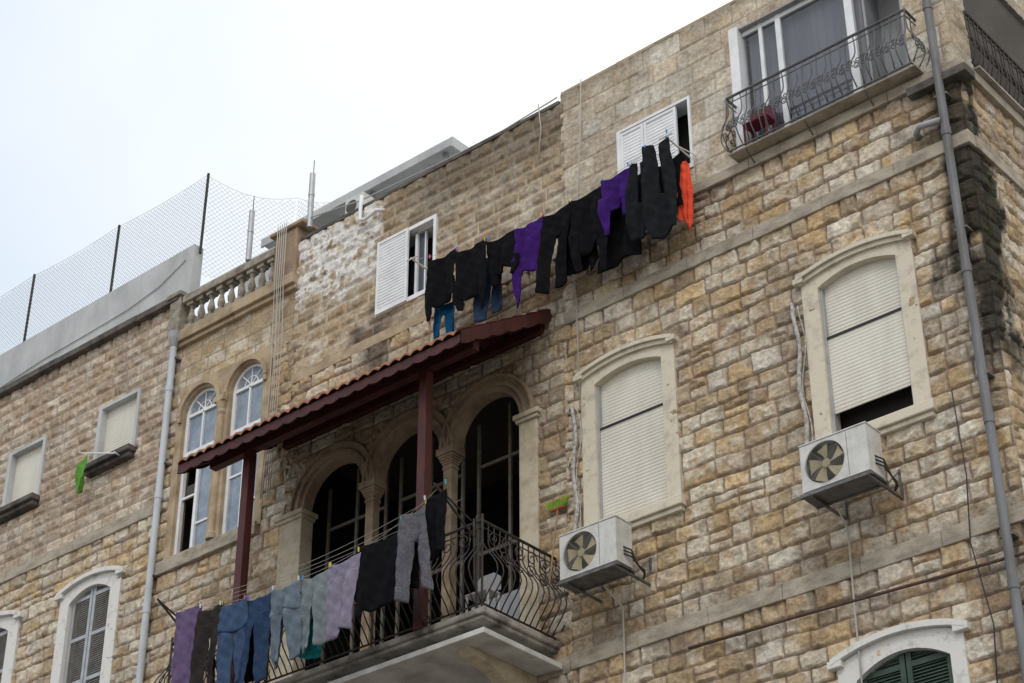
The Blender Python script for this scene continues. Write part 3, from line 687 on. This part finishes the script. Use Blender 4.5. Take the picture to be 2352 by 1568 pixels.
b=MB();b.lathe(-25.03,-.15,[(.07,21.25),(.12,21.42),(.13,21.55),(.09,21.55)],14);o=b.obj('rainwater_hopper',M['pipe'],None);tag(o,'small grey rainwater hopper on top of drainpipe','hopper')
drain(-9.24,0,22.6,-.19,.060,'pipedark','dark grey drainpipe beside building corner')
simple('waste_pipe',[(-9.28,-.24,18.35),(-9.60,-.22,18.42),(-9.72,-.1,18.42),(-9.72,.0,18.42)],.045,'pipe','short grey waste pipe joining the drainpipe','pipe')
simple('rusty_pipe',[(-13.9,-.10,12.12),(-12.0,-.11,12.06),(-10.5,-.10,12.0),(-8.9,-.12,11.93)],.022,'rust','thin rusty pipe running along stone wall','pipe')
simple('condensate_hose',[(-14.95,-.5,13.2),(-14.93,-.12,13.0),(-14.95,-.10,12.0),(-14.97,-.09,9.6)],.014,'cable','thin pale drain hose under air conditioner','hose')
simple('condensate_hose',[(-11.3,-.5,13.2),(-11.37,-.12,13.0),(-11.4,-.10,12.0),(-11.42,-.09,9.6)],.014,'cable','thin pale drain hose under air conditioner','hose')
simple('black_cable',[(-9.72,-.1,14.4),(-9.68,-.1,13.2),(-9.75,-.1,12.3),(-9.6,-.1,11.2),(-9.7,-.1,10)],.009,'blackcable','thin black cable hanging down stone wall','cable')
simple('green_hose',[(-25.1,-.02,23.3),(-25.8,-.02,23.0),(-26.7,-.02,22.85),(-27.8,-.02,22.8),(-29.3,-.02,22.75),(-30.8,-.02,22.6)],.007,'greenwood','thin green hose draped along grey parapet','hose')
for i in range(5):
    x=-22.34+i*.055
    simple('facade_cable',[(x,-.2,22.7),(x-.02,-.17,21.5),(x+.03*math.sin(i*2),-.15,20.4),(x+.02,-.14,19.3),(x-.03,-.13,17.2)],.008,'cable','pale cable draped down stone wall from roof','cable')
simple('facade_cable',[(-16.3,-.12,22.4),(-16.28,-.08,21.9),(-16.35,-.08,21.3)],.01,'cable','loose pale cable hanging from roof edge','cable')
simple('facade_cable',[(-15.45,-.06,22.5),(-15.5,-.06,21.2),(-15.6,-.06,20),(-15.6,-.2,19.2),(-15.62,-.09,18.0),(-15.6,-.1,16.4)],.009,'cable','thin pale cable down stone wall','cable')
simple('roof_pipe',[(-20.35,-.08,22.5),(-20.35,-.10,22.15),(-20.33,-.12,21.95),(-20.2,-.12,21.9),(-19.95,-.12,21.98),(-19.85,0,22.0)],.035,'white','white bent pipe at wall top','pipe')
simple('roof_cable',[(-22.0,-.02,22.75),(-20.5,0,22.50),(-18.5,.0,22.38),(-17.2,0,22.36),(-16.0,0,22.45)],.012,'cable','pale cable lying along roof edge','cable')
# ------------------------------------------------------------------ roof items
CN=thing('metal_canopy',(-21,1.5,22.2),'white sheet metal canopy on rooftop','canopy')
b=MB();b.box(-24.0,-19.12,.9,3.2,23.62,23.70);b.box(-24.0,-19.12,.86,.9,23.55,23.74);b.box(-19.12,-19.08,.86,3.2,23.52,23.74);b.obj('metal_roof',M['plaster'],CN,bevel=.01)
for x in(-23.0,-21.2,-19.4):
    b=MB();b.box(x-.04,x+.04,1.0,1.08,21.9,23.6);b.obj('post',M['alu'],CN)
T=thing('air_conditioner',(-20.9,.3,22.3),'small white air conditioner on rooftop edge','air conditioner')
b=MB();b.box(-20.95,-20.5,.1,.4,22.38,22.78);b.obj('casing',M['acw'],T,bevel=.02)
b=MB();b.add([(-20.78+.13*math.cos(2*PI*i/20),.094,22.58+.13*math.sin(2*PI*i/20)) for i in range(20)],[tuple(range(20))]);b.obj('fan_grille',M['acdark'],T)
FE=thing('chain_link_fence',(-28,.1,23.5),'chain-link fence on dark posts along rooftop parapet','fence')
for x in [-33.0,-30.22,-27.50,-24.84]:
    b=MB();b.tube([(x,.1,23.4),(x+.02,.1,25.28)],.028,8);b.obj('post',M['post'],FE)
b=MB()
def mesh_panel(p0,p1,z0,z1,z1b,sp,r=.003,sag=.06,bay=2.7):
    p0=Vector(p0);p1=Vector(p1);L=(p1-p0).length;du=(p1-p0)/L
    def top(s):return z1+(z1b-z1)*s/L-sag*math.sin(PI*((s%bay)/bay))
    H=max(z1,z1b)-z0
    for sg in(1,-1):
        for i in range(-int(H/sp)-1,int(L/sp)+1):
            s0=i*sp;pts=[]
            for k in range(41):
                t=H*k/40;s=s0+t;s=s if sg>0 else L-s
                if 0<=s<=L and z0+t<=top(s):pts.append(p0+du*s+Vector((0,.01*sg,z0+t)))
            if len(pts)>1:b.tube([pts[0],pts[-1]],r,3)
    b.tube([p0+du*(L*i/40)+Vector((0,0,top(L*i/40)+.0)) for i in range(41)],r*1.2,3)
mesh_panel((-33.0,.1,0),(-24.84,.1,0),23.5,25.26,25.26,.095,bay=2.72)
b.obj('wire_mesh',M['wire'],FE)
b=MB();mesh_panel((-24.84,.12,0),(-24.0,1.7,0),22.9,25.24,25.2,.11,bay=1.82,sag=.22);mesh_panel((-24.0,1.7,0),(-22.2,1.7,0),22.9,25.2,24.5,.11,bay=1.85,sag=.2)
FE2=thing('chain_link_fence',(-23,1,22.3),'wire mesh fence enclosing roof terrace','fence');b.obj('wire_mesh',M['wire'],FE2)
for x,zt,zr_ in((-23.32,23.62,23.95),(-21.73,23.70,24.0)):
    T=thing('rooftop_pole',(x,.0,22.4),'pale grey rooftop pole with thin rod on top','pole','pale poles on the roof edge')
    b=MB();b.tube([(x,0,22.5),(x,0,zt)],.055,10);b.tube([(x,0,zt-.5),(x,0,zt-.45)],.062,10);b.obj('pole_shaft',M['alu'],T)
    b=MB();b.tube([(x+.02,0,zt),(x+.02,0,zr_)],.008,5);b.obj('rod',M['iron'],T)
# ------------------------------------------------------------------ laundry
def clothm(name,c,k=1.0,k2=.6):
    return mat(name,c,.95,tuple(q*k2*k for q in c),7,.12,90,spec=.06,lo=.35,hi=.7)
def garment(name,label,x,d,zt,tubes,m,seed,w,A=.042):
    rd=random.Random(seed);ph=rd.uniform(0,6);f1=rd.uniform(5.5,9);f2=rd.uniform(12,18);b=MB();N=64;lean=rd.uniform(-.06,.06);tilt=rd.uniform(-.05,.05)
    def fold(q):
        s=math.sin(q);return s*(1.25-.25*s*s)-(.35*math.sin(2*q))
    for ti,T in enumerate(tubes):
        ts=[q[0] for q in T];nr=max(8,int((ts[-1]-ts[0])/.025));v=[];f=[]
        pt=rd.uniform(0,6);wv=rd.uniform(2.5,4.5);yo=rd.uniform(-.02,.02)*(ti>0)
        for j in range(nr+1):
            t=ts[0]+(ts[-1]-ts[0])*j/nr;u=j/nr
            cx=np.interp(t,ts,[q[1] for q in T]);hw=np.interp(t,ts,[q[2] for q in T])
            hd=.006+.016*min(1,t*2)
            if j==nr or j==0:hd*=.4
            cx+=.014*math.sin(t*wv+pt)*min(1,t*2)+lean*t;hw*=1+(.04*math.sin(t*wv*1.6+pt)+.02*math.sin(t*13+pt*2))*min(1,t*3)
            if ti>0:hw*=.95
            for k in range(N):
                a=2*PI*k/N;ca=math.cos(a);ca=math.copysign(abs(ca)**.8,ca);lx=cx+hw*ca
                g=min(1,.35+t*1.2);q1=lx/w*f1*(1-.12*t)+ph+.9*math.sin(t*1.9+ph)
                fo=fold(q1)
                y=hd*math.sin(a)+A*g*fo+.40*A*g*math.sin(lx/w*f2+ph*2+t*2.2)+.010*math.sin(t*11+lx*19+ph)*min(1,t*3)+.005*math.sin(t*31-lx*27+ph)+yo*min(1,t*2)
                dz=t+.055*max(0,1-t/.3)*max(0,1-(2*lx/w)**2)+tilt*lx*min(1,t)*1.5+.03*u*math.sin(q1*1.0+1.2)
                v.append((x+lx,-d+y,zt-dz))
        for j in range(nr):
            for k in range(N):
                a=j*N+k;c=j*N+(k+1)%N;f.append((a,a+N,c+N,c))
        f.append(tuple(range(N)));f.append(tuple(nr*N+k for k in range(N-1,-1,-1)))
        b.add(v,f)
    o=b.obj(name,m,None,smooth=True);return tag(o,label,name.replace('_',' '))
def shirt(w,L,s1,s2):
    return [[(0,0,w/2),(L*.5,0,w*.48),(L*.8,0,w*.50),(L*.93,0,w*.44),(L,0,w*.22)],[(L*.60,-w*.38,.10),(L*.95,-w*.40,.09),(L*.75+s1,-w*.33,.05)],[(L*.60,w*.38,.10),(L*.95,w*.40,.09),(L*.75+s2,w*.33,.05)]]
def pants(w,L,sp=.02,sp2=None):
    sp2=sp if sp2 is None else sp2
    return [[(0,0,w/2),(L*.15,0,w*.52),(L*.35,0,w*.51)],[(L*.20,-w*.25,w*.27),(L*.6,-w*.26-sp*.5,w*.235),(L,-w*.25-sp,w*.19)],[(L*.20,w*.25,w*.27),(L*.6,w*.25+sp2*.5,w*.235),(L*.96,w*.24+sp2,w*.185)]]
def pants_up(w,L):
    return [[(0,-w*.27,w*.17),(L*.6,-w*.25,w*.25),(L*.72,-w*.22,w*.27)],[(0.06,w*.25,w*.17),(L*.6,w*.25,w*.25),(L*.72,w*.22,w*.27)],[(L*.56,0,w*.50),(L*.85,0,w*.50),(L,0,w*.44)]]
def towel(w,L):return [[(0,0,w/2),(L*.5,0,w*.48),(L,0,w*.47)]]
mk={}
for n,c in dict(black=(.008,.008,.0095),char=(.017,.018,.021),purple=(.048,.015,.14),orange=(.85,.10,.05),jeans=(.030,.055,.11),jeans2=(.055,.09,.165),blue=(.010,.08,.18),lav=(.14,.10,.19),brown=(.035,.028,.028),greyblue=(.14,.175,.215),grey=(.18,.21,.225),teal=(.02,.24,.26),lavgrey=(.24,.215,.285),green=(.14,.33,.06)).items():mk[n]=clothm(n+'_cloth',c)
mk['melange']=mat('melange_cloth',(.135,.135,.15),.95,(.065,.065,.075),45,.12,90,spec=.06,lo=.36,hi=.64)
def upz(x):
    s=(x+18.56)/(18.56-13.45);return 20.05-.10*s-.36*4*s*(1-s)*.95
def dnz(x):
    s=(x+21.9)/(21.9-16.28);return 14.42-.07*s-.56*(1-abs(2*s-1)**2.6)
def put(name,label,x0,x1,tubes,m,seed,d,zf,A=.042,pegs=True):
    w=x1-x0;x=(x0+x1)/2;garment(name,label,x,d,zf(x)-.01,tubes,mk[m],seed,w,A)
    if pegs:
        for q in (x0+.04,x1-.04):pegl.append((q,d,zf(q)))
pegl=[]
U='hanging from upper clothesline';d0=.62
put('shirt','black long shirt '+U,-18.22,-17.56,shirt(.64,.95,.50,.25),'black',1,d0,upz)
put('shorts','bright blue shorts '+U,-18.20,-17.74,pants(.46,.68,.02),'blue',2,.46,lambda x:upz(x)-.82,pegs=False)
put('sweater','black sweater with dangling sleeves '+U,-17.60,-16.94,shirt(.64,.98,.42,.58),'black',3,d0+.02,upz)
put('trousers','blue denim trousers '+U,-17.38,-16.70,pants(.62,1.18,.02),'jeans',4,.42,lambda x:upz(x)-.10,pegs=False)
put('shirt','black shirt '+U,-16.98,-16.34,shirt(.62,.70,.35,.30),'black',5,d0,upz)
put('shirt','dark purple shirt with dangling sleeve '+U,-16.39,-15.80,shirt(.58,.94,.76,.38),'purple',6,d0+.02,upz)
put('trousers','black trousers '+U,-15.86,-15.28,pants(.56,1.45,.02,.0),'black',7,d0,upz)
put('shirt','black shirt '+U,-15.62,-14.95,shirt(.66,1.15,.3,.45),'black',8,.44,lambda x:upz(x)-.02,pegs=False)
put('sweater','wide black sweater '+U,-15.32,-14.64,shirt(.68,1.08,.55,.80),'black',9,d0,upz)
put('skirt','long black skirt '+U,-14.92,-14.02,towel(.88,1.44),'black',10,.44,lambda x:upz(x)-.02,pegs=False)
put('shirt','dark purple shirt with short sleeves '+U,-14.68,-14.12,shirt(.54,.62,.58,.42),'purple',11,d0+.02,upz)
put('trousers','black trousers '+U,-14.16,-13.78,pants_up(.38,1.4),'char',12,d0,upz)
put('trousers','faded black jeans hung by the cuffs '+U,-13.86,-13.38,pants_up(.58,1.74),'char',13,d0+.03,lambda x:upz(x)+.08)
put('towel','black towel '+U,-14.0,-13.36,towel(.64,1.0),'black',14,.42,lambda x:upz(x)-.15,pegs=False)
garment('cloth','bright orange cloth hanging beside white window',-13.31,.40,19.62,[[(0,0,.03),(.12,.0,.08),(.5,0,.095),(.9,.0,.12),(1.05,.02,.11)],[(.5,.05,.05),(1.0,.07,.07),(1.25,.09,.012)],[(.6,-.04,.05),(1.08,-.05,.05),(1.14,-.05,.02)]],mk['orange'],15,.20,.03)
Lw='hanging from balcony clothesline';d1=2.4
put('towel','muted purple towel '+Lw,-21.54,-20.92,towel(.58,1.42),'lav',20,d1,dnz)
put('trousers','dark brown trousers '+Lw,-20.99,-20.42,pants(.54,1.34,.0),'brown',21,d1,dnz)
put('trousers','blue denim jeans '+Lw,-20.52,-19.92,pants(.56,1.34,.02),'jeans2',22,d1+.03,dnz)
put('trousers','dark blue denim jeans '+Lw,-19.98,-19.36,pants(.60,1.40,.03),'jeans',23,d1,dnz)
put('trousers','black trousers '+Lw,-20.1,-19.6,pants(.5,1.15,.02),'black',33,2.2,lambda x:dnz(x)-.02,pegs=False)
put('trousers','grey blue trousers '+Lw,-19.42,-18.82,pants(.57,1.22,.02),'greyblue',24,d1+.03,dnz)
put('shirt','teal shirt '+Lw,-18.98,-18.46,towel(.48,1.05),'teal',25,2.2,lambda x:dnz(x)-.08,pegs=False)
put('trousers','pale grey trousers '+Lw,-18.84,-18.24,pants(.57,1.16,.02),'grey',26,d1,dnz)
put('leggings','lavender grey leggings '+Lw,-18.28,-17.66,pants(.62,1.16,-.01),'lavgrey',42,d1+.02,dnz)
put('shirt','black shirt '+Lw,-17.76,-16.82,[[(0,0,.46),(.5,0,.46),(.80,.02,.43),(.94,.05,.36),(1.03,.08,.22)],[(.7,-.3,.09),(1.1,-.3,.05)]],'black',28,d1,dnz)
put('trousers','heather grey trousers with spread legs '+Lw,-16.93,-16.42,pants(.50,1.34,-.01,.20),'melange',43,d1+.04,dnz)
put('shirt','black shirt '+Lw,-16.54,-16.10,towel(.42,.95),'black',30,d1-.02,dnz)
put('towel','dark towel '+Lw,-17.3,-16.7,towel(.5,.9),'black',34,2.2,lambda x:dnz(x)-.05,pegs=False)
garment('cloth','small green cloth hanging near window sill',-26.98,.42,19.56,[[(0,.05,.05),(.15,.0,.12),(.35,.0,.10),(.75,.02,.07)]],mk['green'],40,.2)
pc=[mat('peg_plastic_%s'%n,c,.5) for n,c in (('blue',(.05,.25,.7)),('yellow',(.6,.55,.08)),('pink',(.7,.08,.25)),('white',(.6,.6,.6)),('teal',(.05,.3,.4)))]
for i,(x,d,z) in enumerate(pegl):
    b=MB();w_=.008;b.add([(x-w_,-d-.014,z+.035),(x+w_,-d-.014,z+.035),(x+w_,-d-.006,z-.035),(x-w_,-d-.006,z-.035),(x-w_,-d+.014,z+.035),(x+w_,-d+.014,z+.035),(x+w_,-d+.006,z-.035),(x-w_,-d+.006,z-.035)],[(0,1,2,3),(5,4,7,6),(0,3,7,4),(1,5,6,2),(3,2,6,7),(0,4,5,1)])
    o=b.obj('clothes_peg',random.choice(pc));tag(o,'small plastic clothes peg gripping the line','peg','clothes pegs on clotheslines')
T=thing('clothesline',(-16,-.3,19.8),'clothesline on steel arms below upper windows','clothesline')
for d in(.62,.44,.28):
    b=MB();n=30;b.tube([(-18.56+5.11*i/n,-d,upz(-18.56+5.11*i/n)+(.0 if d>.3 else .25*math.sin(PI*i/n))) for i in range(n+1)],.004,4);b.obj('line',M['cable'],T)
for x,zz in((-18.56,20.05),(-13.45,19.95)):
    b=MB();b.tube([(x,0,zz-.02),(x,-.66,zz+.02)],.016,6);b.tube([(x+.10,0,zz-.02),(x,-.40,zz)],.01,5);b.tube([(x-.12,-.64,zz+.02),(x+.12,-.64,zz+.02)],.012,5);b.tube([(x,0,zz-.1),(x,0,zz+.1)],.02,5);b.obj('steel_arm',M['white'],T)
T=thing('clothesline',(-19,-2,14),'clothesline on iron arms outside balcony railing','clothesline')
for k,d in enumerate((2.4,2.22,2.05,1.9)):
    b=MB();n=30;b.tube([(-21.9+5.62*i/n,-d,(dnz(-21.9+5.62*i/n) if k==0 else 14.40-.22*math.sin(PI*i/n)*(1.3-.2*k))) for i in range(n+1)],.004,4);b.obj('line',M['cable'],T)
for x in(-21.9,-16.28):
    b=MB();b.tube([(x,-1.6,13.9),(x,-2.45,14.42)],.018,6);b.tube([(x,-1.7,14.15),(x,-2.42,14.40)],.014,6);b.tube([(x,-1.62,13.2),(x,-1.64,14.2)],.016,6);b.obj('iron_arm',M['iron'],T)
T=thing('clothesline',(-26.5,-.3,19.4),'small drying rack arm fixed to window sill','drying rack')
b=MB();b.tube([(-26.25,-.25,19.42),(-27.0,-.46,19.60)],.014,6);b.tube([(-26.25,-.1,19.42),(-26.25,-.3,19.42)],.02,6);b.tube([(-27.0,-.40,19.60),(-27.0,-.52,19.60)],.014,6);b.obj('steel_arm',M['white'],T)
# broom
T=thing('broom',(-16.03,-.1,13.4),'upturned broom with green and yellow bristles leaning on wall','broom')
b=MB();b.tube([(-16.08,-.35,13.2),(-16.03,-.12,14.85)],.013,8);b.obj('handle',mat('broom_wood',(.33,.2,.11),.6,(.25,.15,.08),8),T)
b=MB();b.box(-16.17,-15.89,-.14,-.10,14.85,14.875);b.obj('broom_head',mat('red_plastic_broom',(.35,.05,.04),.5),T,bevel=.008)
b=MB();rd=random.Random(3)
for i in range(300):
    x=rd.uniform(-16.19,-15.87);y=rd.uniform(-.145,-.095);q=(x+16.03)*.35
    b.tube([(x,y,14.875),(x+q+rd.uniform(-.01,.01),y+rd.uniform(-.02,.02),15.0+rd.uniform(0,.02))],.004,3)
b.obj('bristles',mat('yellow_green_bristles',(.42,.48,.06),.7,(.10,.32,.07),5),T)
def chair(x,y,z,m,label):
    T=thing('plastic_chair',(x,y,z),label,'chair')
    b=MB();b.box(x-.22,x+.22,y-.13,y+.13,z+.42,z+.46);b.obj('seat',m,T,bevel=.02)
    b=MB();b.plate([(x-.22,z+.5),(x+.22,z+.5),(x+.22,z+.7),(x+.12,z+.78),(x-.12,z+.78),(x-.22,z+.7)],[],y+.10,y+.13);b.obj('backrest',m,T,bevel=.01)
    for a in(-.19,.19):
        for c in(-.11,.11):
            b=MB();b.tube([(x+a,y+c,z+.42),(x+a,y+c,z)],[.022,.016],6);b.obj('leg',m,T)
chair(-12.15,-.12,19.41,mat('red_plastic',(.13,.012,.03),.5),'dark red plastic chair on narrow balcony')
chair(-16.5,-1.2,12.84,mat('white_plastic',(.42,.42,.42),.4),'white plastic chair on main balcony')
# ------------------------------------------------------------------ ground
def sheet(name,x0,x1,y0,y1,z,m):
    b=MB();b.add([(x0,y0,z),(x1,y0,z),(x1,y1,z),(x0,y1,z)],[(0,1,2,3)]);o=b.obj(name,M[m]);o['kind']='structure';return o
sheet('ground',-600,600,-600,600,-.02,'ground')
sheet('road',-120,120,-10,-2.5,-.012,'asphalt')
b=MB();b.box(-120,120,-2.5,-.0,-.02,.12);b.box(-120,120,-26,-10,-.02,.12);o=b.obj('pavement',M['pave']);o['kind']='structure'
# ------------------------------------------------------------------ world / light
w=bpy.data.worlds.new('World');bpy.context.scene.world=w;w.use_nodes=True;nt=w.node_tree;N=nt.nodes;Lk=nt.links
bg=N['Background'];sky=N.new('ShaderNodeTexSky');sky.sky_type='NISHITA';sky.sun_disc=False;sky.sun_elevation=math.radians(58);sky.sun_rotation=math.radians(160)
tc=N.new('ShaderNodeTexCoord')
n=N.new('ShaderNodeTexNoise');n.inputs['Scale'].default_value=2.2;n.inputs['Detail'].default_value=5;Lk.new(tc.outputs['Generated'],n.inputs['Vector'])
dt=N.new('ShaderNodeVectorMath');dt.operation='DOT_PRODUCT';dt.inputs[1].default_value=(-.93,-.2,.3);Lk.new(tc.outputs['Generated'],dt.inputs[0])
ad=N.new('ShaderNodeMath');ad.operation='MULTIPLY_ADD';ad.inputs[1].default_value=.5;Lk.new(n.outputs[0],ad.inputs[0]);Lk.new(dt.outputs['Value'],ad.inputs[2])
r=N.new('ShaderNodeMapRange');r.inputs[1].default_value=.76;r.inputs[2].default_value=1.10;Lk.new(ad.outputs[0],r.inputs[0])
c=N.new('ShaderNodeMix');c.data_type='RGBA';c.inputs[6].default_value=(1.26,1.26,1.26,1);c.inputs[7].default_value=(.73,.84,.98,1);Lk.new(r.outputs[0],c.inputs[0])
sc=N.new('ShaderNodeVectorMath');sc.operation='SCALE';sc.inputs['Scale'].default_value=.1;Lk.new(sky.outputs[0],sc.inputs[0])
mx=N.new('ShaderNodeMix');mx.data_type='RGBA';mx.inputs[0].default_value=.93;Lk.new(sc.outputs[0],mx.inputs[6]);Lk.new(c.outputs[2],mx.inputs[7]);Lk.new(mx.outputs[2],bg.inputs[0]);bg.inputs[1].default_value=1.0
sl=bpy.data.lights.new('sun','SUN');sl.energy=.8;sl.angle=math.radians(18);sl.color=(1,.97,.92);so=bpy.data.objects.new('sun',sl);C.objects.link(so)
so.rotation_euler=Vector((-.35,.62,-.72)).to_track_quat('-Z','Y').to_euler()
# camera
cd=bpy.data.cameras.new('camera');co=bpy.data.objects.new('camera',cd);C.objects.link(co);cd.sensor_width=36;cd.lens=4610/2352*36;cd.clip_end=3000
yaw,pit,rol=math.radians(40.33),math.radians(32.23),math.radians(-.17)
h=Vector((-math.sin(yaw),math.cos(yaw),0));rr=Vector((math.cos(yaw),math.sin(yaw),0));z=Vector((0,0,1))
F=h*math.cos(pit)+z*math.sin(pit);Uv=-h*math.sin(pit)+z*math.cos(pit)
R=rr*math.cos(rol)+Uv*math.sin(rol);U2=-rr*math.sin(rol)+Uv*math.cos(rol)
co.matrix_world=Matrix(((R.x,U2.x,-F.x,0),(R.y,U2.y,-F.y,-20),(R.z,U2.z,-F.z,1.6),(0,0,0,1)))
bpy.context.scene.camera=co
vs=bpy.context.scene.view_settings;vs.view_transform='Standard';vs.look='None';vs.exposure=0
